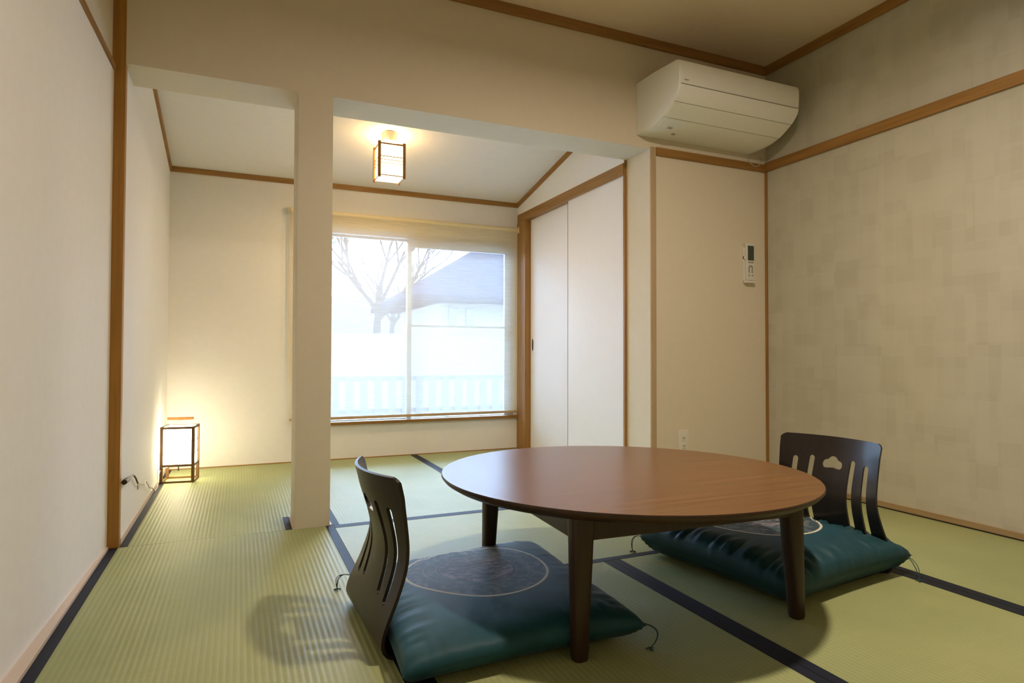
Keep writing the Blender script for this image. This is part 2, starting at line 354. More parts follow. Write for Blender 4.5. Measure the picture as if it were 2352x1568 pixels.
# ------------------------------------------------------------------ floor and tatami
floor = struct('floor', bx(NB(), -0.75, XR+0.1, YN-0.1, YB+0.1, -0.12, -0.031), principled('subfloor', (0.2, 0.14, 0.08), rough=0.8), 'tatami floor of the room and the alcove')
def mat_piece(x0, x1, y0, y1, along, tapes):
    g = 0.0009
    m = obj('tatami_mat', bx(NB(), x0+g, x1-g, y0+g, y1-g, -0.03, 0.0), M_TY if along == 'y' else M_TX, floor, origin=((x0+x1)/2, (y0+y1)/2, 0))
    for (a, b, c, d) in tapes:
        bm = bx(NB(), a, b, c, d, -0.029, 0.0011)
        o = obj('border', bm, M_TAPE, m); 
    return m
TW = 0.033
# main room
mat_piece(-0.440, 0.380, -1.72, 0.0, 'y', [(-0.440, -0.440+TW-0.004, -1.72, -0.001), (0.347, 0.379, -1.72, -0.001)])
mat_piece(0.380, 2.078, -0.862, 0.0, 'x', [(0.381, 2.077, -0.046, -0.001), (0.381, 2.077, -0.861, -0.831)])
mat_piece(0.380, 1.227, -2.56, -0.862, 'y', [(0.381, 0.381+TW, -2.56, -0.863), (1.194, 1.226, -2.56, -0.863)])
mat_piece(1.227, 2.075, -2.56, -0.862, 'y', [(1.228, 1.261, -2.56, -0.863), (2.036, 2.074, -2.56, -0.863)])
mat_piece(2.075, 2.850, -1.72, 0.0, 'y', [(2.077, 2.114, -1.72, -0.001)])
mat_piece(-0.440, 0.380, YN, -1.72, 'y', [(-0.440, -0.411, YN, -1.721), (0.347, 0.379, YN, -1.721)])
mat_piece(0.380, 2.075, YN, -2.56, 'x', [(0.381, 2.074, -2.594, -2.561)])
mat_piece(2.075, 2.850, YN, -1.72, 'y', [(2.077, 2.110, YN, -1.721)])
# alcove
mat_piece(XAL+0.004, 0.4045, 0.0, YB-0.005, 'y', [(XAL+0.005, -0.381, 0.001, YB-0.006), (0.370, 0.4035, 0.001, YB-0.006)])
mat_piece(0.4045, 1.178, 0.0, YB-0.005, 'y', [(1.152, 1.177, 0.001, YB-0.006)])
mat_piece(1.178, 2.006, 0.0, YB-0.005, 'y', [(1.179, 1.203, 0.001, YB-0.006)])
# short end of a border beside the pillar foot
obj('border', bx(NB(), 0.186, 0.212, 0.002, 0.220, -0.029, 0.0012), M_TAPE, floor)

# ------------------------------------------------------------------ walls
def wall_y(name, x0, x1, z0, z1, y0, y1, mat, label): return struct(name, bx(NB(), x0, x1, y0, y1, z0, z1), mat, label)
# front wall of the main room: lintel, pillar, right panel in one plane y = 0
struct('wall_front', bx(NB(), -0.43, XR+0.1, 0.0, DL, HL, HC+0.1), M_WALL, 'deep beige lintel wall over the opening to the alcove')
struct('wall_pillar', bx(NB(), 0.2215, 0.3648, 0.0, DL, -0.03, HL+0.001), M_WALL, 'beige papered pillar dividing the alcove opening', bevel=0.004)
struct('wall_front_side', bx(NB(), XJ, XR+0.1, 0.0, DL, -0.03, HL+0.001), M_WALL, 'beige wall panel below the air conditioner', bevel=0.0)
bm = NB(); v = [bm.verts.new(p) for p in ((xl(0.0), 0.0, -0.03), (xl(YN), YN, -0.03), (xl(YN)-0.1, YN, -0.03), (xl(0)-0.1, 0.0, -0.03), (xl(0.0), 0.0, 1.825), (xl(YN), YN, 1.825), (xl(YN)-0.1, YN, 1.825), (xl(0)-0.1, 0.0, 1.825))]
for f in ((0, 1, 5, 4), (1, 2, 6, 5), (2, 3, 7, 6), (3, 0, 4, 7), (0, 3, 2, 1), (4, 5, 6, 7)): bm.faces.new([v[i] for i in f])
struct('wall_left', bm, M_LEFT, 'pale plain left wall below the picture rail')
bm = NB(); v = [bm.verts.new(p) for p in ((xl(0.0)-0.006, 0.0, 1.825), (xl(YN)-0.006, YN, 1.825), (xl(YN)-0.1, YN, 1.825), (xl(0)-0.1, 0.0, 1.825), (xl(0.0)-0.006, 0.0, HC+0.1), (xl(YN)-0.006, YN, HC+0.1), (xl(YN)-0.1, YN, HC+0.1), (xl(0)-0.1, 0.0, HC+0.1))]
for f in ((0, 1, 5, 4), (1, 2, 6, 5), (2, 3, 7, 6), (3, 0, 4, 7), (0, 3, 2, 1), (4, 5, 6, 7)): bm.faces.new([v[i] for i in f])
struct('wall_left_upper', bm, M_WALL, 'beige wall above the left picture rail')
struct('wall_right', bx(NB(), XR, XR+0.12, YN-0.1, 0.0, -0.03, HC+0.1), M_PATCH, 'olive beige patchwork paper wall on the right')
struct('wall_back', bx(NB(), -0.75, XR+0.1, YN-0.1, YN, -0.03, HC+0.1), M_WALL)
struct('ceiling', bx(NB(), -0.75, XR+0.1, YN-0.1, 0.0, HC, HC+0.08), M_CEIL)
# alcove walls
struct('wall_alcove_left', bx(NB(), XAL-0.12, XAL, 0.036, YB+0.1, -0.03, 2.35), M_WALL2, 'pale side wall of the alcove behind the floor lantern')
WX0, WX1, WZ0, WZ1 = 0.37, 1.976, 0.250, 1.62
bm = NB()
bx(bm, XAL-0.1, WX0, YB, YB+0.13, -0.03, 2.35); bx(bm, WX1, XAR+0.3, YB, YB+0.13, -0.03, 2.35)
bx(bm, WX0, WX1, YB, YB+0.13, -0.03, WZ0-0.004); bx(bm, WX0, WX1, YB, YB+0.13, WZ1, 2.35)
struct('wall_alcove_back', bm, M_WALL2, 'cream window wall of the alcove')
# right side of the alcove: wall over the sliding doors
struct('wall_alcove_right', bx(NB(), XAR, XAR+0.12, DL, YB, 1.834, 2.35), M_WALL2, 'pale wall above the sliding doors')
struct('wall_closet', bx(NB(), XAR+0.12, XAR+0.22, DL, YB+0.1, -0.03, 2.35), M_WALL2)
bm = NB(); v = [bm.verts.new(p) for p in ((XAL-0.1, DL, CEILA(DL)), (XAR+0.2, DL, CEILA(DL)), (XAR+0.2, YB+0.1, CEILA(YB+0.1)), (XAL-0.1, YB+0.1, CEILA(YB+0.1)))]
v += [bm.verts.new(x.co+Vector((0, 0, 0.1))) for x in v[:4]]
for f in ((0, 3, 2, 1), (4, 5, 6, 7), (0, 1, 5, 4), (1, 2, 6, 5), (2, 3, 7, 6), (3, 0, 4, 7)): bm.faces.new([v[i] for i in f])
struct('ceiling_alcove', bm, M_CEIL2, 'sloping pale ceiling of the alcove')

# ------------------------------------------------------------------ wooden trims
def trim(n, b, mat, label=None, bevel=0.0015):
    return struct('trim_%d' % n, bx(NB(), *b), mat, label, bevel=bevel, seg=1)
trim(1, (-0.52, -0.4095, -0.003, 0.035, -0.02, HC), M_DKWOOD, 'dark brown post at the left edge of the opening')
bpy.data.objects['trim_1'].data.materials[0] = wood('left_post_wood', (0.28, 0.125, 0.012), (0.44, 0.21, 0.025), 'z')
trim(2, (XJ+0.002, XJ+0.035, -0.008, 0.01, -0.02, 1.861), M_PALEZ, 'light wooden post at the right edge of the opening')
trim(3, (XJ+0.035, XR-0.001, -0.014, 0.01, 1.818, 1.861), M_WX, 'wooden rail under the air conditioner')
trim(4, (XR-0.016, XR+0.01, YN, -0.001, 1.822, 1.874), M_WY, 'wooden picture rail along the right wall')
trim(5, (XR-0.012, XR+0.004, -0.012, 0.004, 0.0, 1.82), M_WZ, 'thin wooden corner strip')
trim(6, (-0.41, XR-0.001, -0.02, 0.005, 2.398, HC+0.002), M_WX, 'ceiling moulding over the lintel wall')
trim(7, (XR-0.02, XR+0.005, YN, -0.02, 2.398, HC+0.002), M_WY, 'ceiling moulding of the right wall')
bm = NB(); v = [bm.verts.new(p) for p in ((xl(-.012)+0.008, -0.012, 1.815), (xl(YN)+0.008, YN, 1.815), (xl(YN)-0.01, YN, 1.815), (xl(0)-0.01, -0.012, 1.815), (xl(-.012)+0.008, -0.012, 1.835), (xl(YN)+0.008, YN, 1.835), (xl(YN)-0.01, YN, 1.835), (xl(0)-0.01, -0.012, 1.835))]
for f in ((0, 1, 5, 4), (1, 2, 6, 5), (2, 3, 7, 6), (3, 0, 4, 7), (0, 3, 2, 1), (4, 5, 6, 7)): bm.faces.new([v[i] for i in f])
struct('trim_8', bm, M_WY, 'thin picture rail on the left wall')
trim(9, (XAL, XAR, YB-0.012, YB+0.004, 1.892, 1.926), M_WX, 'knotty moulding between window wall and sloping ceiling')
for n, xa, xb in ((10, XAL-0.002, XAL+0.012), (11, XAR-0.012, XAR+0.002)):
    bm = NB(); z0 = CEILA(YB)-0.034; z1 = CEILA(DL)-0.042
    prism(bm, [(xa, YB-0.012, CEILA(YB-0.012)-0.033), (xa, YB-0.012, CEILA(YB-0.012)+0.002), (xa, DL, CEILA(DL)+0.002), (xa, DL, CEILA(DL)-0.036)], (xb-xa, 0, 0))
    struct('trim_%d' % n, bm, M_WY, 'raking ceiling moulding of the alcove')
trim(12, (XAR-0.004, XAR+0.1, DL+0.002, YB-0.002, 1.768, 1.834), M_WY, 'wooden head rail over the sliding doors')
trim(13, (XAR-0.006, XAR+0.1, 1.552, YB, -0.01, 1.768), M_WZ, 'wooden post between window wall and sliding doors')
trim(14, (XAR+0.004, XJ+0.006, DL-0.001, DL+0.016, -0.01, HL), M_WZ, 'thin wooden strip at the near end of the sliding doors')
trim(15, (XAR-0.004, XAR+0.1, DL+0.015, 1.552, -0.02, 0.003), M_WY, 'wooden sill track of the sliding doors')
# skirtings
struct('baseboard_right', bx(NB(), XR-0.012, XR+0.002, YN, -0.001, 0.005, 0.029), M_RWY, 'light wooden skirting under the patchwork wall', bevel=0.001, seg=1)
struct('baseboard_right_gap', bx(NB(), XR-0.0135, XR+0.002, YN, -0.001, -0.03, 0.005), M_DARK)
bm = NB(); prism(bm, [(-0.441, -0.012, -0.03), (-0.441, YN, -0.03), (xl(YN)-0.02, YN, -0.03), (xl(-0.012)-0.02, -0.012, -0.03)], (0, 0, 0.040))
struct('baseboard_left', bm, M_PALEY, 'pale wooden skirting along the left wall')
struct('baseboard_alcove_left', bx(NB(), XAL-0.002, XAL+0.005, 0.036, YB, -0.03, 0.024), M_PALEY, 'pale skirting of the alcove side wall')
struct('baseboard_alcove_back', bx(NB(), XAL, XAR, YB-0.006, YB+0.002, -0.03, 0.006), M_WX)
struct('baseboard_front', bx(NB(), XJ+0.035, XR-0.012, -0.006, 0.002, -0.03, 0.008), M_WX)
struct('baseboard_pillar', bx(NB(), 0.2125, 0.3735, 0.001, DL+0.006, -0.03, 0.004), M_PALEY, 'pale wooden strip round the pillar foot')

# ------------------------------------------------------------------ sliding doors
door = struct('door_1', bx(NB(), XAR+0.075, XAR+0.095, DL+0.016, 1.552, 0.003, 1.768), M_DARK, 'pair of plain white sliding closet doors')
def fus(x, y0, y1, pull):
    p = obj('door_panel', bx(NB(), x, x+0.022, y0, y1, 0.004, 1.770), M_DOOR, door, bevel=0.001, seg=1)
    if pull:
        bm = NB(); ring = []
        n = 20
        for k in range(n):
            a = 2*PI*k/n; ring.append((x-0.0008, pull+0.011*math.cos(a), 0.808+0.034*math.sin(a)*1.0+(0.012 if math.sin(a) > 0 else -0.012)))
        prism(bm, ring, (0.0016, 0, 0)); obj('finger_pull', bm, M_DARK, p)
fus(XAR+0.012, DL+0.016, 0.905, None)
obj('edge_shade_strip', bx(NB(), XAR+0.0105, XAR+0.036, 0.9045, 0.9075, 0.004, 1.770), principled('edge_shade_grey', (0.22, 0.18, 0.16), rough=0.6), door)  # added grey strip, paints the shade line where the two panels step
fus(XAR+0.042, 0.880, 1.552, 1.515)

# ------------------------------------------------------------------ window
win = struct('window_1', NB() if False else bx(NB(), WX0, WX0+0.03, YB+0.01, YB+0.12, WZ0, WZ1), M_ALU, 'wide two leaf sliding window behind the roller blind')
bm = NB(); bx(bm, WX1-0.028, WX1, YB+0.01, YB+0.12, WZ0, WZ1); bx(bm, WX0+0.03, WX1-0.028, YB+0.01, YB+0.12, WZ1-0.035, WZ1); bx(bm, WX0+0.03, WX1-0.028, YB+0.01, YB+0.12, WZ0, WZ0+0.006)
obj('frame', bm, M_ALU, win)
def sash(x0, x1, z0, z1, y, top, mid=None):
    bm = NB(); s = 0.032
    bx(bm, x0, x0+s, y, y+0.025, z0, z1); bx(bm, x1-s, x1, y, y+0.025, z0, z1)
    bx(bm, x0+s, x1-s, y, y+0.025, z1-top, z1); bx(bm, x0+s, x1-s, y, y+0.025, z0, z0+0.010)
    if mid: bx(bm, x0+s, x1-s, y, y+0.02, mid-0.008, mid+0.008)
    o = obj('sash', bm, M_ALU, win)
    obj('pane', bx(NB(), x0+s, x1-s, y+0.010, y+0.014, z0+0.010, z1-top), M_GLASS, o)
sash(WX0+0.03, 1.172, WZ0+0.006, WZ1-0.035, YB+0.075, 0.012)
sash(1.135, WX1-0.028, WZ0+0.006, WZ1-0.035, YB+0.040, 0.058, 0.945)
trim(16, (0.345, XAR-0.006, YB-0.028, YB+0.02, 0.240, 0.262), M_WX, 'wooden window sill below the blind')

# roller blind
bl = thing('roller_blind', 'translucent linen coloured roller blind lowered over the window', 'blind', (1.15, 1.66, 1.70))
BX0, BX1 = 0.312, 1.986
def cloth_sheet(x0, x1, y, z0, z1):
    bm = NB(); n = 24; rows = []
    for j in range(n+1):
        z = z0+(z1-z0)*j/n; rows.append([bm.verts.new((x0+(x1-x0)*i/12, y+0.0008*math.sin(i*1.1)*math.sin(PI*j/n), z)) for i in range(13)])
    for j in range(n):
        for i in range(12): bm.faces.new((rows[j][i], rows[j][i+1], rows[j+1][i+1], rows[j+1][i]))
    return bm
o = obj('fabric', cloth_sheet(BX0, BX1, 1.660, 0.300, 1.705), M_BLIND, bl)
bm = NB(); tube(bm, [(BX0-0.004, 1.672, 1.708), (BX1+0.012, 1.672, 1.708)], 0.0175, 20); obj('roller_tube', bm, M_CREAMP, bl, smooth=True)
bm = NB(); bx(bm, BX0, BX1, 1.654, 1.666, 0.283, 0.302); obj('bottom_bar', bm, wood('bar_wood', (0.42, 0.27, 0.13), (0.55, 0.38, 0.2), 'x'), bl, bevel=0.003)
for x in (BX0-0.012, BX1+0.012):
    bm = NB(); bx(bm, x-0.002, x+0.002, 1.655, YB, 1.685, 1.732); obj('bracket', bm, M_CREAMP, bl)
bm = NB(); tube(bm, [(BX0-0.008, 1.652, 1.70), (BX0-0.008, 1.652, 0.55)], 0.0016, 6); tube(bm, [(BX0-0.008, 1.685, 1.70), (BX0-0.008, 1.685, 0.55)], 0.0016, 6)
tube(bm, [(BX0-0.008, 1.652, 0.55), (BX0-0.008, 1.6685, 0.535), (BX0-0.008, 1.685, 0.55)], 0.0016, 6)
obj('pull_chain', bm, M_CREAMP, bl)

# ------------------------------------------------------------------ outdoors
M_GROUND = principled('garden_ground', (0.46, 0.48, 0.50), rough=0.9, nscale=2)
struct('ground', bx(NB(), -30, 50, YB+0.35, 70, -0.6, -0.5), M_GROUND, 'pale garden ground outside the window')
M_HW = principled('house_plaster', (0.20, 0.185, 0.16), rough=0.9); M_RF = principled('roof_tile_grey', (0.018, 0.020, 0.030), rough=1.0, spec=0.0, scale=(1, 1, 12))
M_HWIN = principled('house_window_dark', (0.12, 0.15, 0.2), rough=0.3)
hs = thing('neighbouring_house', 'house with a dark hipped roof seen dimly through the blind', 'house', (6.0, 14.0, -0.5))
obj('wall', bx(NB(), 4.75, 9.5, 12.6, 17.0, -0.5, 2.1), M_HW, hs)
bm = NB()
v = [bm.verts.new(p) for p in ((3.9, 12.0, 2.06), (10.2, 12.0, 2.06), (10.2, 17.6, 2.06), (3.9, 17.6, 2.06), (6.2, 14.4, 3.75), (8.4, 14.4, 3.75), (3.9, 12.0, 2.2), (10.2, 12.0, 2.2), (10.2, 17.6, 2.2), (3.9, 17.6, 2.2))]
for f in ((0, 3, 2, 1), (0, 1, 7, 6), (1, 2, 8, 7), (2, 3, 9, 8), (3, 0, 6, 9), (6, 7, 5, 4), (7, 8, 5), (8, 9, 4, 5), (9, 6, 4)): bm.faces.new([v[i] for i in f])
obj('roof', bm, M_RF, hs)
for x in (4.95, 5.42, 7.0): obj('window', bx(NB(), x, x+0.18, 12.56, 12.62, 1.5, 1.92), M_HWIN, hs)
M_BARK = principled('bark', (0.030, 0.026, 0.024), rough=1.0, spec=0.0)
M_LEAF = principled('foliage', (0.10, 0.13, 0.09), rough=0.8)
def bare_tree(x, y, z0, h, label, seed, foliage=False):
    rnd = random.Random(seed); t = thing('bare_tree' if not foliage else 'leafy_tree', label, 'tree', (x, y, z0))
    tr = NB(); br = NB()
    top = Vector((x+0.02*h, y, z0+0.52*h)); tube(tr, [(x, y, z0), (x+0.01*h, y, z0+0.3*h), top], [0.022*h, 0.016*h, 0.012*h], 8)
    ends = []
    def grow(p, d, l, r, lev):
        q = p + d*l*0.5 + Vector((rnd.uniform(-.05, .05)*l, rnd.uniform(-.05, .05)*l, 0)); e = q + (d+Vector((0, 0, 0.15))).normalized()*l*0.5
        tube(br, [p, q, e], [r, r*0.8, r*0.55], 5); ends.append(e)
        if lev:
            for k in range(3 if lev > 1 else 2):
                a = rnd.uniform(0, 2*PI); nd = (d + Vector((math.cos(a), math.sin(a)*0.6, rnd.uniform(0.0, 0.5)))*0.62).normalized()
                grow(p.lerp(e, rnd.uniform(0.55, 1.0)), nd, l*rnd.uniform(0.6, 0.8), r*0.58, lev-1)
    for k in range(5):
        a = 2*PI*k/5+rnd.uniform(-.3, .3)
        grow(top - Vector((0, 0, rnd.uniform(0, 0.18)*h)), Vector((math.cos(a)*0.75, math.sin(a)*0.45, 0.8)).normalized(), 0.26*h, 0.0085*h, 4)
    obj('trunk', tr, M_BARK, t, smooth=True); obj('branches', br, M_BARK, t)
    if foliage:
        lf = NB()
        for e in ends:
            for _ in range(5):
                c = e + Vector([rnd.gauss(0, 0.16) for _ in range(3)]); s = rnd.uniform(0.04, 0.09)
                n = Vector([rnd.uniform(-1, 1) for _ in range(3)]).normalized(); a = n.orthogonal().normalized(); b = n.cross(a)
                lf.faces.new([lf.verts.new(c+s*(a*i+b*j*0.6)) for i, j in ((-1, 0), (0, -1), (1, 0), (0, 1))])
        f = obj('foliage', lf, M_LEAF, t); f['kind'] = 'stuff'
    return t
bare_tree(2.72, 11.0, -0.5, 5.2, 'bare branching tree outside the window, left of the house', 5)
bare_tree(0.2, 17.5, -0.5, 5.6, 'tree keeping some leaves outside the window beside the pillar', 11, True)
bare_tree(6.2, 25.0, -0.5, 6.6, 'small far bare tree just left of the dark roof', 21)
# garden wall / hedge and far slope
hd = tag(box_obj('garden_wall', (-4, 16, 8.9, 9.15, -0.5, 1.12), principled('garden_wall_grey', (0.11, 0.12, 0.13), rough=0.9)), 'low pale garden wall in front of the house outside', 'garden wall')
bm = NB(); pts = [(-20, 40, -0.5)]
for i in range(41): x = -20+i*1.6; pts.append((x, 40, 4.7+0.5*noise.noise(Vector((x*0.3, 1.3, 0)))+0.25*noise.noise(Vector((x*1.1, 4.3, 0)))))
pts.append((44, 40, -0.5)); prism(bm, pts, (0, 8, 0))
struct('hill', bm, principled('far_hill', (0.07, 0.085, 0.09), rough=0.95, nscale=1.5), 'far wooded hillside outside')
M_FEN = principled('fence_board', (0.075, 0.075, 0.075), rough=0.8)
fn = thing('garden_fence', 'low board fence with gaps just outside the window', 'fence', (1.9, 4.0, -0.5))
for z in (0.12, 0.47): obj('rail', bx(NB(), -0.2, 4.3, 4.0, 4.03, z-0.025, z+0.025), M_FEN, fn)
x = -0.18; first = None
while x < 4.25:
    if first is None: first = obj('board', bx(NB(), x, x+0.085, 3.98, 4.0, -0.48, 0.50), M_FEN, fn, origin=(x, 4.0, -0.5)); bxo = x
    else:
        c = first.copy(); c.location = (x-1.9, 0, 0); COL.objects.link(c); c.parent = fn
    x += 0.152

# ------------------------------------------------------------------ air conditioner
ac = thing('air_conditioner', 'white wall mounted air conditioner high in the corner above the rail', 'air conditioner', (2.34, 0.0, 1.91))
AX0, AX1 = 1.942, 2.737
prof = [(-0.001, 1.912), (-0.05, 1.913), (-0.115, 1.914), (-0.165, 1.921), (-0.21, 1.934), (-0.255, 1.955), (-0.29, 1.976), (-0.32, 1.999), (-0.343, 2.024), (-0.352, 2.048), (-0.356, 2.08), (-0.358, 2.12), (-0.357, 2.155), (-0.350, 2.170), (-0.335, 2.177), (-0.15, 2.19), (-0.02, 2.192), (-0.001, 2.190)]
bm = NB()
xs = [(AX0, 0.0, 0.985), (AX0+0.004, 0, 0.997), (AX0+0.012, 0, 1.0), (AX1-0.012, 0, 1.0), (AX1-0.004, 0, 0.997), (AX1, 0, 0.985)]
rings = []
cy, cz = -0.16, 2.05
for xx, _, s in xs:
    rings.append([bm.verts.new((xx, cy+(y-cy)*s if y < -0.002 else y, cz+(z-cz)*s)) for y, z in prof])
n = len(prof)
for i in range(len(rings)-1):
    for k in range(n): bm.faces.new((rings[i][k], rings[i][(k+1) % n], rings[i+1][(k+1) % n], rings[i+1][k]))
bm.faces.new(rings[0]); bm.faces.new(rings[-1][::-1])
obj('body', bm, M_AC, ac, smooth=True, angle=28)
# front panel: a raised skin following the curve
def skin(x0, x1, pr, th, name, mat, bevel=0.0):
    bm = NB(); a = []; b = []
    for i, (y, z) in enumerate(pr):
        t = Vector((0, pr[min(i+1, len(pr)-1)][0]-pr[max(i-1, 0)][0], pr[min(i+1, len(pr)-1)][1]-pr[max(i-1, 0)][1])).normalized()
        nn = Vector((0, -t.z, t.y))
        if nn.y > 0: nn = -nn
        a.append((Vector((x0, y, z))+nn*0.0, Vector((x1, y, z)))); b.append((Vector((x0, y, z))+nn*th, Vector((x1, y, z))+nn*th))
    A = [[bm.verts.new(p) for p in r] for r in a]; B = [[bm.verts.new(p) for p in r] for r in b]
    for i in range(len(pr)-1):
        bm.faces.new((B[i][0], B[i][1], B[i+1][1], B[i+1][0])); bm.faces.new((A[i][0], A[i+1][0], A[i+1][1], A[i][1]))
        bm.faces.new((A[i][0], B[i][0], B[i+1][0], A[i+1][0])); bm.faces.new((A[i][1], A[i+1][1], B[i+1][1], B[i][1]))
    bm.faces.new((A[0][0], A[0][1], B[0][1], B[0][0])); bm.faces.new((A[-1][0], B[-1][0], B[-1][1], A[-1][1]))
    return obj(name, bm, mat, ac, smooth=True, angle=30)
skin(AX0+0.012, AX1-0.006, [(-0.353, 2.052), (-0.345, 2.027), (-0.321, 1.9995), (-0.306, 1.987)], 0.004, 'front_panel', M_AC)
skin(AX0+0.012, AX1-0.006, [(-0.3035, 1.985), (-0.29, 1.976), (-0.255, 1.955), (-0.222, 1.939)], 0.004, 'lower_panel', M_AC)
skin(AX0+0.03, AX1-0.03, [(-0.2185, 1.9375), (-0.195, 1.929), (-0.165, 1.921), (-0.115, 1.914)], 0.0025, 'louver', M_AC)
def strip(x0, x1, y, z, h, d, name, mat=M_SEAM): obj(name, bx(NB(), x0, x1, y-d, y+d, z-h, z+h), mat, ac)
strip(AX0+0.010, AX1-0.004, -0.3545, 2.0545, 0.0014, 0.0022, 'seam')
strip(AX0+0.010, AX1-0.004, -0.3055, 1.9858, 0.0012, 0.0022, 'seam')
strip(AX0+0.010, AX1-0.004, -0.2205, 1.9378, 0.0012, 0.0022, 'seam')
strip(AX0+0.030, AX0+0.055, -0.3575, 2.075, 0.0018, 0.0012, 'badge')
strip(AX0+0.09, AX0+0.115, -0.15, 1.916, 0.002, 0.008, 'drain_slot'); strip(AX0+0.16, AX0+0.18, -0.09, 1.912, 0.002, 0.006, 'drain_slot')
bm = NB(); tube(bm, [(2.722, -0.012, 1.913), (2.718, -0.014, 1.88), (2.728, -0.016, 1.852), (2.757, -0.018, 1.838), (2.792, -0.016, 1.848), (2.808, -0.014, 1.875), (2.806, -0.012, 1.90), (2.73, -0.02, 1.915)], 0.0022, 6)
obj('cable', bm, M_WCORD, ac, smooth=True)

# remote control in its wall holder
rc = thing('remote_control', 'pale remote control with dark screen hanging in a wall holder', 'remote', (2.714, -0.001, 1.165))
box = bx(NB(), 2.686, 2.744, -0.026, -0.010, 1.168, 1.384); obj('body', box, M_WHITE, rc, bevel=0.004)
obj('screen', bx(NB(), 2.693, 2.738, -0.0275, -0.024, 1.283, 1.368), M_LCD, rc)
bts = [(2.697+0.014*k, 2.706+0.014*k, 1.268, 1.275) for k in range(3)] + [(2.703, 2.728, 1.247, 1.253), (2.699, 2.706, 1.192, 1.200), (2.722, 2.730, 1.192, 1.200)]
for r_ in range(3): bts += [(2.697, 2.706, 1.237-0.012*r_, 1.244-0.012*r_), (2.720, 2.730, 1.237-0.012*r_, 1.244-0.012*r_)]
for x0, x1, z0, z1 in bts: obj('button', bx(NB(), x0, x1, -0.0275, -0.024, z0, z1), M_BTN, rc)
bm = NB(); bx(bm, 2.680, 2.7485, -0.009, 0.0, 1.158, 1.36); bx(bm, 2.680, 2.7485, -0.030, 0.0, 1.152, 1.166); bx(bm, 2.680, 2.6845, -0.022, 0.0, 1.29, 1.31)
obj('holder', bm, M_WHITE, rc, bevel=0.0015, seg=1)

# outlet
ot = thing('wall_outlet', 'pale double wall outlet low on the panel behind the table', 'outlet', (2.242, 0.0, 0.26))
obj('cover_plate', bx(NB(), 2.207, 2.277, -0.008, 0.0, 0.20, 0.32), principled('outlet_ivory', (0.76, 0.70, 0.60), rough=0.5), ot, bevel=0.002)
for z in (0.235, 0.278): obj('socket', bx(NB(), 2.230, 2.254, -0.0105, -0.006, z-0.014, z+0.014), M_WHITE, ot, bevel=0.001, seg=1)
bm = NB()
for z in (0.235, 0.278):
    for x in (2.237, 2.246): bx(bm, x-0.001, x+0.001, -0.0112, -0.009, z-0.005, z+0.005)
obj('slots', bm, M_DARK, ot)['kind'] = 'stuff'

# ------------------------------------------------------------------ floor lantern
LC = (-0.307, 1.325, 0.0)
ln = thing('floor_lantern', 'lit square paper floor lantern with a dark wooden frame in the alcove corner', 'lamp', LC)
rz = math.radians(-7.0)
def rot(bm, c, a):
    bmesh.ops.rotate(bm, verts=bm.verts, cent=Vector(c), matrix=Matrix.Rotation(a, 3, 'Z')); return bm
hw, hd = 0.0885, 0.078
def lbox(name, b, mat, **kw):
    bm = bx(NB(), LC[0]+b[0], LC[0]+b[1], LC[1]+b[2], LC[1]+b[3], b[4], b[5]); return obj(name, rot(bm, LC, rz), mat, ln, **kw)
for sx in (-1, 1):
    for sy in (-1, 1):
        bm = NB(); p = [(LC[0]+sx*hw, LC[1]+sy*hd, 0.0), (LC[0]+sx*(hw-0.003), LC[1]+sy*(hd-0.003), 0.318)]
        x0, y0 = sx*hw, sy*hd
        lbox('post', (min(x0, x0-sx*0.0155), max(x0, x0-sx*0.0155), min(y0, y0-sy*0.0145), max(y0, y0-sy*0.0145), 0.0, 0.318), M_LAMPW, bevel=0.001, seg=1)
for z, t in ((0.004, 0.006), (0.098, 0.006), (0.311, 0.006)):
    for sy in (-1, 1): lbox('rail', (-hw+0.012, hw-0.012, sy*(hd-0.006)-0.005, sy*(hd-0.006)+0.005, z-0.004 if z < .01 else z-t, z+t), M_LAMPW)
    for sx in (-1, 1): lbox('rail', (sx*(hw-0.006)-0.005, sx*(hw-0.006)+0.005, -hd+0.012, hd-0.012, z-0.004 if z < .01 else z-t, z+t), M_LAMPW)
lbox('paper_shade', (-hw+0.012, hw-0.012, -hd+0.012, hd-0.012, 0.104, 0.314), M_FPAPER)
for z in (0.165, 0.232):
    lbox('muntin', (-hw-0.003, hw+0.003, -hd+0.0085, -hd+0.0115, z-0.0013, z+0.0013), M_LAMPW)
    lbox('muntin', (hw-0.0115, hw-0.0085, -hd-0.003, hd+0.003, z-0.0013, z+0.0013), M_LAMPW)
lbox('muntin', (-0.0013, 0.0013, -hd+0.0090, -hd+0.0120, 0.104, 0.165), M_LAMPW)
bm = NB(); n = 10; pts = []
for k in range(n+1): x = -0.068+0.136*k/n; pts.append((LC[0]+x, LC[1]-0.006, 0.352+0.002*(1-(x/0.068)**2)*-1))
for k in range(n+1)[::-1]: x = -0.068+0.136*k/n; pts.append((LC[0]+x, LC[1]-0.006, 0.366))
prism(bm, pts, (0, 0.012, 0)); obj('handle', rot(bm, LC, rz), M_PENDW, ln)
for x in (-0.05, 0.05): obj('handle_stay', rot(tube(NB(), [(LC[0]+x, LC[1], 0.316), (LC[0]+x, LC[1], 0.354)], 0.0016, 6), LC, rz), M_WHITE, ln)
bm = NB(); tube(bm, [(LC[0]-0.005, LC[1]-0.03, 0.104), (LC[0]-0.005, LC[1]-0.03, 0.085)], 0.0008, 5); tube(bm, [(LC[0]-0.005, LC[1]-0.03, 0.085), (LC[0]-0.005, LC[1]-0.03, 0.062)], [0.003, 0.0045], 8)
obj('pull_switch', bm, M_CORD, ln)
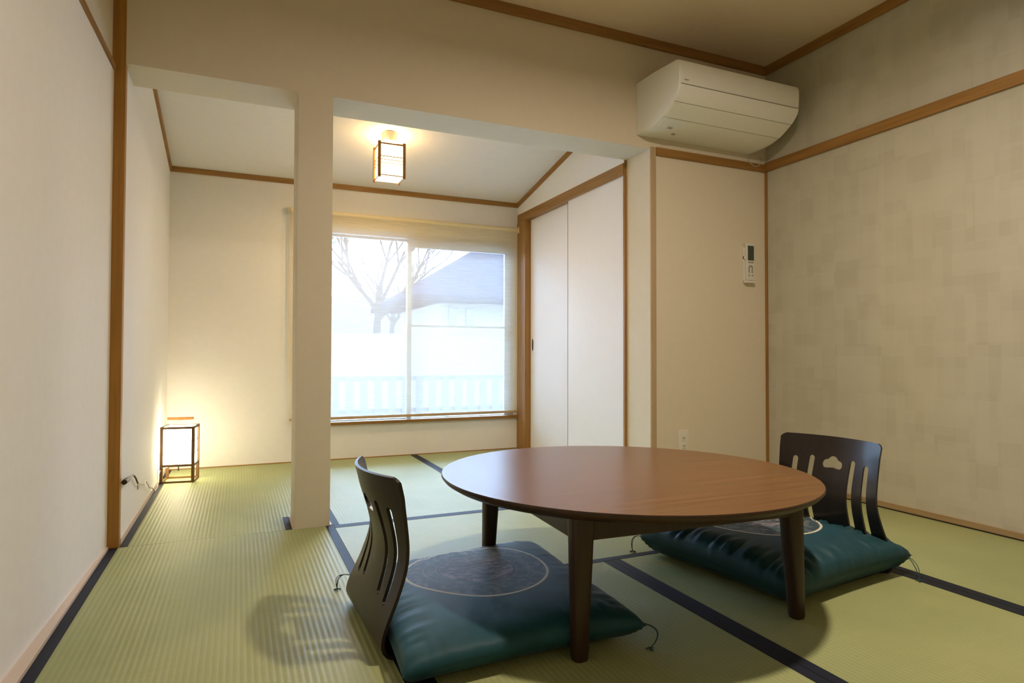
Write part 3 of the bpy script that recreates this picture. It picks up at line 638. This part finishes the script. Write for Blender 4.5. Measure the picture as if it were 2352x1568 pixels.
bm = NB(); tube(bm, [(LC[0]-0.01, LC[1], 0.106), (LC[0]-0.04, LC[1]+0.0, 0.088), (LC[0]-0.085, LC[1]-0.04, 0.080), (XAL+0.012, 1.245, 0.072), (XAL+0.010, 1.20, 0.055), (XAL+0.016, 1.12, 0.012), (XAL+0.012, 1.02, 0.006)], 0.0022, 6)
obj('cord', bm, M_WCORD, ln, smooth=True)
# plug and its lead on the alcove side wall
pg = thing('power_plug', 'dark plug with a drooping lead low on the alcove side wall by the post', 'plug', (XAL, 0.10, 0.235))
bm = NB(); tube(bm, [(XAL+0.014, 0.03, 0.240), (XAL+0.014, 0.08, 0.238), (XAL+0.014, 0.16, 0.233), (XAL+0.014, 0.20, 0.231)], [0.010, 0.010, 0.006, 0.0035], 10)
obj('plug_body', bm, M_CORD, pg, smooth=True)
bm = NB(); tube(bm, [(XAL+0.014, 0.19, 0.231), (XAL+0.013, 0.27, 0.226), (XAL+0.012, 0.34, 0.200), (XAL+0.012, 0.40, 0.168)], 0.0036, 8)
obj('lead', bm, M_CORD, pg, smooth=True)
bm = NB(); tube(bm, [(XAL+0.012, 0.395, 0.170), (XAL+0.012, 0.43, 0.160), (XAL+0.012, 0.60, 0.125), (XAL+0.012, 0.66, 0.13), (XAL+0.012, 0.80, 0.07), (XAL+0.012, 0.93, 0.04), (XAL+0.012, 1.02, 0.008)], 0.0026, 8)
tube(bm, [(XAL+0.012, 0.405, 0.168), (XAL+0.012, 0.402, 0.150), (XAL+0.012, 0.41, 0.138)], 0.003, 6)
obj('cord', bm, M_WCORD, pg, smooth=True)

# ------------------------------------------------------------------ alcove pendant (fixed close under the sloping ceiling)
PC = (0.825, 0.978, 1.80)
pd = thing('ceiling_lantern', 'lit square paper lantern lamp hanging from the alcove ceiling', 'lamp', (PC[0], PC[1], 1.80))
ph = 0.0825
def pbox(name, b, mat, **kw): return obj(name, bx(NB(), PC[0]+b[0], PC[0]+b[1], PC[1]+b[2], PC[1]+b[3], b[4], b[5]), mat, pd, **kw)
for sx in (-1, 1):
    for sy in (-1, 1):
        x0, y0 = sx*ph, sy*ph*0.95
        pbox('post', (min(x0, x0-sx*0.0165), max(x0, x0-sx*0.0165), min(y0, y0-sy*0.0150), max(y0, y0-sy*0.0150), 1.788, 2.002), M_PENDW, bevel=0.001, seg=1)
pbox('paper_shade', (-ph+0.011, ph-0.011, -ph*.95+0.008, ph*.95-0.008, 1.798, 1.988), M_PPAPER)
for z, t in ((1.990, 0.0045), (1.914, 0.0022), (1.894, 0.0017), (1.874, 0.0014), (1.801, 0.0025)):
    for sy in (-1, 1): pbox('muntin', (-ph+0.010, ph-0.010, sy*(ph*.95-0.006)-0.002, sy*(ph*.95-0.006)+0.002, z-t, z+t), M_PENDW)
    for sx in (-1, 1): pbox('muntin', (sx*(ph-0.009)-0.002, sx*(ph-0.009)+0.002, -ph*.95+0.010, ph*.95-0.010, z-t, z+t), M_PENDW)
bm = NB(); tube(bm, [(PC[0], PC[1], 1.99), (PC[0], PC[1], 2.022)], 0.018, 16); tube(bm, [(PC[0], PC[1], 2.022), (PC[0], PC[1], CEILA(PC[1])+0.006)], 0.047, 28)
obj('ceiling_rose', bm, M_ROSE, pd, smooth=True)
area('ceiling_lantern_glow', (PC[0], PC[1], 1.785), 0.12, 6.0, (1.0, 0.70, 0.36), shape='SQUARE')
area('ceiling_lantern_uplight', (PC[0], PC[1], 2.005), 0.10, 1.0, (1.0, 0.70, 0.38), rot=(PI, 0, 0), shape='SQUARE')

# ------------------------------------------------------------------ low round table
TC = Vector((1.106, -1.113, 0.0)); HT = 0.37
tb = thing('low_table', 'low round brown wooden table with four tapered legs', 'table', tuple(TC))
ea, eb, eang = 0.572, 0.538, math.radians(135)
def ell(k, n, s): 
    a = 2*PI*k/n; x, y = ea*s*math.cos(a), eb*s*math.sin(a)
    return TC.x+x*math.cos(eang)-y*math.sin(eang), TC.y+x*math.sin(eang)+y*math.cos(eang)
def table_top():
    n = 128; bm = NB(); prof = [(0.955, HT-0.027), (0.985, HT-0.017), (0.999, HT-0.008), (1.0, HT-0.003), (0.9965, HT)]
    rings = [[bm.verts.new((*ell(k, n, s), z)) for k in range(n)] for s, z in prof]
    for i in range(len(rings)-1):
        for k in range(n):
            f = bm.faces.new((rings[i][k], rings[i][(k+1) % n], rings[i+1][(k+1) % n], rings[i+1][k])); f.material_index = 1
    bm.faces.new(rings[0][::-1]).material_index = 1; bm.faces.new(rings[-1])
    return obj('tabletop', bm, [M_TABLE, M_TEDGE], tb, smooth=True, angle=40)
table_top()
LEGS = [(0.760, -1.447), (1.441, -1.478), (0.790, -0.768), (1.471, -0.799)]
for lx, ly in LEGS:
    bm = NB(); rr = []
    for z, h in ((0.0, 0.0175), (0.006, 0.0195), (0.345, 0.030)):
        cx_ = lx + (TC.x-lx)*0.03*(z/0.345); cy_ = ly + (TC.y-ly)*0.03*(z/0.345); ring = []
        for k in range(24):
            a = 2*PI*k/24; c, s = math.cos(a), math.sin(a); q = (abs(c)**3.2+abs(s)**3.2)**(-1/3.2)
            ring.append(bm.verts.new((cx_+h*q*c, cy_+h*q*s, z)))
        rr.append(ring)
    for i in range(2):
        for k in range(24): bm.faces.new((rr[i][k], rr[i][(k+1) % 24], rr[i+1][(k+1) % 24], rr[i+1][k]))
    bm.faces.new(rr[0][::-1]); bm.faces.new(rr[-1])
    obj('leg', bm, M_TLEG, tb, smooth=True, angle=40)
for i, j in ((0, 1), (2, 3), (0, 2), (1, 3)):
    a = Vector((*LEGS[i], 0)); b = Vector((*LEGS[j], 0)); d = (b-a).normalized(); nrm = Vector((-d.y, d.x, 0))*0.010
    a += d*0.022; b -= d*0.022
    prism(bm := NB(), [a-nrm+Vector((0, 0, 0.285)), b-nrm+Vector((0, 0, 0.285)), b+nrm+Vector((0, 0, 0.285)), a+nrm+Vector((0, 0, 0.285))], (0, 0, 0.060))
    obj('apron', bm, M_TLEG, tb)

# ------------------------------------------------------------------ legless floor chairs (zaisu)
# profile along the ply, local: x forward (towards the sitter), z up ; back top to seat front
ZP = [(-0.026, 0.434), (-0.017, 0.398), (-0.009, 0.362), (0.001, 0.325), (0.009, 0.29), (0.015, 0.26), (0.017, 0.232), (0.015, 0.208), (0.009, 0.182), (-0.001, 0.150), (-0.012, 0.118),
      (-0.024, 0.088), (-0.034, 0.060), (-0.038, 0.040), (-0.036, 0.024), (-0.027, 0.013), (-0.012, 0.0085), (0.010, 0.0075), (0.06, 0.0075), (0.14, 0.0075), (0.24, 0.0075), (0.34, 0.0075), (0.40, 0.0085)]
def halfw(z, i):
    if i >= 17: return 0.185
    t = max(0, min(1, (0.43-z)/0.40)); return 0.194 + 0.006*math.sin(t*PI)*-1 + 0.012*max(0, t-0.5)*2
def curve(v, z, i):
    """sideways wrap of the back: the edges come forward"""
    if i >= 15: return 0.0
    k = min(1.0, max(0, (z-0.02)/0.36)); k = 0.06+0.94*k**1.7; return (0.052*(abs(v)**2.0)-0.022)*k*min(1.0, max(0, (z-0.02)/0.12))
def zaisu_mesh():
    nv = 36; bm = NB(); th = 0.0042; A = []; B = []
    # resample profile finely
    P = []
    for i in range(len(ZP)-1):
        a, b = Vector(ZP[i]), Vector(ZP[i+1]); m = max(1, int((b-a).length/0.010))
        for k in range(m): P.append((a.lerp(b, k/m), i+k/m))
    P.append((Vector(ZP[-1]), len(ZP)-1))
    # smooth
    for _ in range(3):
        Q = [P[0]]
        for i in range(1, len(P)-1): Q.append(((P[i-1][0]+P[i][0]*2+P[i+1][0])/4, P[i][1]))
        Q.append(P[-1]); P = Q
    for j in range(nv+1):
        v = -1+2*j/nv; ra = []; rb = []
        for i, (p, ii) in enumerate(P):
            t = (P[min(i+1, len(P)-1)][0]-P[max(i-1, 0)][0]).normalized(); nn = Vector((-t.y, t.x))   # towards the sitter / up
            w_ = halfw(p.y, ii); cx_ = curve(v, p.y, ii)
            if nn.x*0+1: pass
            base = Vector((p.x+cx_, v*w_, max(p.y, 0.0075) if ii > 15 else p.y)); off = Vector((nn.x, 0, nn.y))*th
            ra.append(bm.verts.new(base+off)); rb.append(bm.verts.new(base-off))
        A.append(ra); B.append(rb)
    m = len(P)
    for j in range(nv):
        for i in range(m-1):
            bm.faces.new((A[j][i], A[j+1][i], A[j+1][i+1], A[j][i+1])); bm.faces.new((B[j][i], B[j][i+1], B[j+1][i+1], B[j+1][i]))
        bm.faces.new((A[j][0], B[j][0], B[j+1][0], A[j+1][0])); bm.faces.new((A[j][-1], A[j+1][-1], B[j+1][-1], B[j][-1]))
    for i in range(m-1):
        bm.faces.new((A[0][i], A[0][i+1], B[0][i+1], B[0][i])); bm.faces.new((A[-1][i], B[-1][i], B[-1][i+1], A[-1][i+1]))
    bmesh.ops.recalc_face_normals(bm, faces=bm.faces)
    me = bpy.data.meshes.new('zaisu_shell'); bm.to_mesh(me); bm.free(); o = bpy.data.objects.new('zaisu_tmp', me); COL.objects.link(o)
    cut = NB()
    def stadium(y, z0, z1, r):
        pts = [(-0.12, y+r*math.cos(a), z1-r+r*math.sin(a)) for a in [PI*k/10 for k in range(11)]] + [(-0.12, y+r*math.cos(a), z0+r+r*math.sin(a)) for a in [PI+PI*k/10 for k in range(11)]]
        prism(cut, pts, (0.24, 0, 0))
    for y, zt, zb in ((-0.137, 0.352, 0.112), (-0.079, 0.360, 0.120), (0.079, 0.360, 0.120), (0.137, 0.352, 0.112)): stadium(y, zb, zt, 0.0112)
    # cloud shaped grip hole
    pts = []
    lobes = ((-0.0240, -0.0005, 0.0155), (0.0240, -0.0005, 0.0155), (0.0, 0.0065, 0.0225), (-0.012, 0.003, 0.0165), (0.012, 0.003, 0.0165))
    for k in range(72):
        a = 2*PI*k/72; dx, dz = math.cos(a), math.sin(a); best = 0
        for ox, oz, rr_ in lobes:
            bq = dx*ox+dz*oz; disc = bq*bq-(ox*ox+oz*oz-rr_*rr_)
            if disc > 0: best = max(best, bq+math.sqrt(disc))
        pts.append((-0.12, best*dx, 0.336+max(best*dz, -0.0135+0.002*math.cos(a*2+PI))))
    prism(cut, pts, (0.24, 0, 0))
    rc_ = 0.028; W = 0.197
    for s in (-1, 1):
        pts = [(-0.12, s*(W+0.02), 0.450), (-0.12, s*(W-rc_), 0.450)]
        cyc = [(-0.12, s*(W-rc_+rc_*math.sin(t)), 0.4355-rc_+rc_*math.cos(t)) for t in [PI/2*k/8 for k in range(9)]]
        pts += cyc + [(-0.12, s*(W+0.02), 0.430-rc_)]
        prism(cut, pts, (0.24, 0, 0))
    bmesh.ops.recalc_face_normals(cut, faces=cut.faces)
    cm = bpy.data.meshes.new('zaisu_cutters'); cut.to_mesh(cm); cut.free(); co = bpy.data.objects.new('zaisu_cut', cm); COL.objects.link(co)
    md = o.modifiers.new('cut', 'BOOLEAN'); md.operation = 'DIFFERENCE'; md.solver = 'EXACT'; md.object = co
    dg = bpy.context.evaluated_depsgraph_get(); ev = o.evaluated_get(dg); res = bpy.data.meshes.new_from_object(ev)
    bpy.data.objects.remove(o); bpy.data.objects.remove(co)
    return res
ZM = zaisu_mesh(); ZM.name = 'zaisu_shell'
def split_z(me, lo):
    """back and seat are two parts: faces above / below the bend"""
    bm = bmesh.new(); bm.from_mesh(me)
    geom = [f for f in bm.faces if (f.calc_center_median().x > 0.012 and f.calc_center_median().z < 0.03) == lo]
    bmesh.ops.delete(bm, geom=geom, context='FACES')
    m2 = bpy.data.meshes.new('zaisu_backrest' if lo else 'zaisu_seat'); bm.to_mesh(m2); bm.free(); m2.materials.clear(); m2.materials.append(M_ZAISU)
    for p in m2.polygons: p.use_smooth = True
    m2.set_sharp_from_angle(angle=math.radians(38)); return m2
MB_, MS_ = split_z(ZM, True), split_z(ZM, False)
def zaisu(loc, ang, label):
    t = thing('floor_chair', label, 'chair', loc, 'legless floor chairs at the low table'); t.rotation_euler = (0, 0, ang)
    for nm, me in (('backrest', MB_), ('seat', MS_)):
        o = bpy.data.objects.new(nm, me); COL.objects.link(o); o.parent = t
    return t
zaisu((0.345, -1.080, 0.0), math.radians(2.5), 'dark legless floor chair nearest the camera, its back turned to the pillar')
zaisu((1.974, -1.150, 0.0), math.radians(180+6), 'dark legless floor chair by the patchwork wall, cloud cut-out facing the table')

# ------------------------------------------------------------------ floor cushions
def cushion(corners, center, thick, z0, mat, label, tassels, seed, wr):
    t = thing('floor_cushion', label, 'cushion', (center[0], center[1], z0), 'teal satin floor cushions on the floor chairs')
    c = [Vector((*p, 0)) for p in corners]; n = 72; bm = NB(); T = []; Bt = []
    rnd = random.Random(seed)
    for j in range(n+1):
        rt = []; rb = []
        for i in range(n+1):
            u, v = i/n, j/n
            # pull the sides in a little, leave the corners out
            uu = u + 0.020*(1-2*u)*(1-(2*v-1)**2); vv = v + 0.020*(1-2*v)*(1-(2*u-1)**2)
            p = c[0].lerp(c[1], uu).lerp(c[3].lerp(c[2], uu), vv)
            a, b = 1-abs(2*u-1)**5.0, 1-abs(2*v-1)**5.0
            h = (max(0, a)*max(0, b))**0.36
            ed = min(u, 1-u, v, 1-v)
            # gathers run in from the edges
            s = (u if min(v, 1-v) < min(u, 1-u) else v)
            fold = wr*(noise.noise(Vector((s*26, seed, ed*2.5)))+0.6*noise.noise(Vector((s*55, seed+3, ed*4))))*math.exp(-((ed-0.07)/0.08)**2)
            big = 0.010*noise.noise(Vector((u*2.2, v*2.2, seed*1.7)))
            zt = z0+thick*0.42+thick*0.58*h+(fold+big)*min(1, h*1.2)
            if ed <= 0: zt = z0+thick*0.42
            zb = 0.0025 + (z0-0.0025)*min(1.0, max(0.0, (ed-0.13)/0.05)) + (z0+thick*0.42-0.003)*max(0.0, 1-ed/0.12)**2.4
            p = p + Vector((0, 0, 0))
            rt.append(bm.verts.new((p.x, p.y, zt)))
            rb.append(rt[-1] if (i in (0, n) or j in (0, n)) else bm.verts.new((p.x, p.y, zb)))
        T.append(rt); Bt.append(rb)
    for j in range(n):
        for i in range(n):
            bm.faces.new((T[j][i], T[j][i+1], T[j+1][i+1], T[j+1][i]))
            q = (Bt[j][i], Bt[j+1][i], Bt[j+1][i+1], Bt[j][i+1])
            if len(set(q)) == 4:
                try: bm.faces.new(q)
                except ValueError: pass
    obj('cover', bm, mat, t, smooth=True, angle=80)
    for (cx_, cy_, ex, ey, bulge) in tassels:
        bm = NB(); zt = z0+thick*0.42
        for k in range(3):
            o1 = Vector((rnd.uniform(-.004, .004), rnd.uniform(-.004, .004), 0))
            m1 = Vector((cx_+(ex-cx_)*0.45+bulge[0], cy_+(ey-cy_)*0.45+bulge[1], zt*0.9+bulge[2])); 
            pts = [Vector((cx_, cy_, zt))]
            for q in range(1, 9):
                s = q/8; a = Vector((cx_, cy_, zt)); e = Vector((ex, ey, 0.004))
                pts.append(a*(1-s)**2 + m1*2*s*(1-s) + e*s*s + o1*math.sin(PI*s)*1.5)
            tube(bm, pts, 0.0012, 5)
        for k in range(14):
            a = rnd.uniform(0, 2*PI); tube(bm, [(ex, ey, 0.006), (ex+0.012*math.cos(a), ey+0.012*math.sin(a), 0.0022)], [0.0016, 0.0008], 4)
        obj('tassel', bm, M_TASSEL, t)
    return t
cushion([(0.325, -1.455), (0.955, -1.450), (0.985, -0.715), (0.335, -0.790)], (0.655, -1.015), 0.082, 0.0135, M_CUSH1,
        'teal satin floor cushion with a round print, on the chair nearest the camera',
        [(0.333, -0.795, 0.288, -0.764, (-0.035, 0.03, 0.02)), (0.945, -1.42, 0.946, -1.475, (0.075, -0.03, 0.0))], 2.3, 0.004)
cushion([(1.445, -1.465), (2.085, -1.380), (1.985, -0.740), (1.365, -0.830)], (1.755, -1.020), 0.118, 0.0135, M_CUSH2,
        'puffier teal satin floor cushion with gathered edge, by the patchwork wall',
        [(2.060, -1.372, 2.035, -1.435, (0.0, -0.02, 0.0)), (1.368, -0.828, 1.350, -0.815, (-0.03, 0.0, 0.01))], 6.1, 0.017)

# ------------------------------------------------------------------ pieces that belong to a part hang one level deeper
def under(root, part, *kids):
    p = [c for c in root.children if c.name.split('.')[0] == part][0]
    for c in list(root.children):
        if c.name.split('.')[0] in kids and c.location.length < 1e-6: c.parent = p
under(rc, 'body', 'screen', 'button'); under(ot, 'cover_plate', 'socket', 'slots')
under(ln, 'paper_shade', 'muntin'); under(pd, 'paper_shade', 'muntin'); under(ln, 'handle', 'handle_stay')
under(hs, 'wall', 'window'); under(ac, 'body', 'seam', 'badge', 'drain_slot')
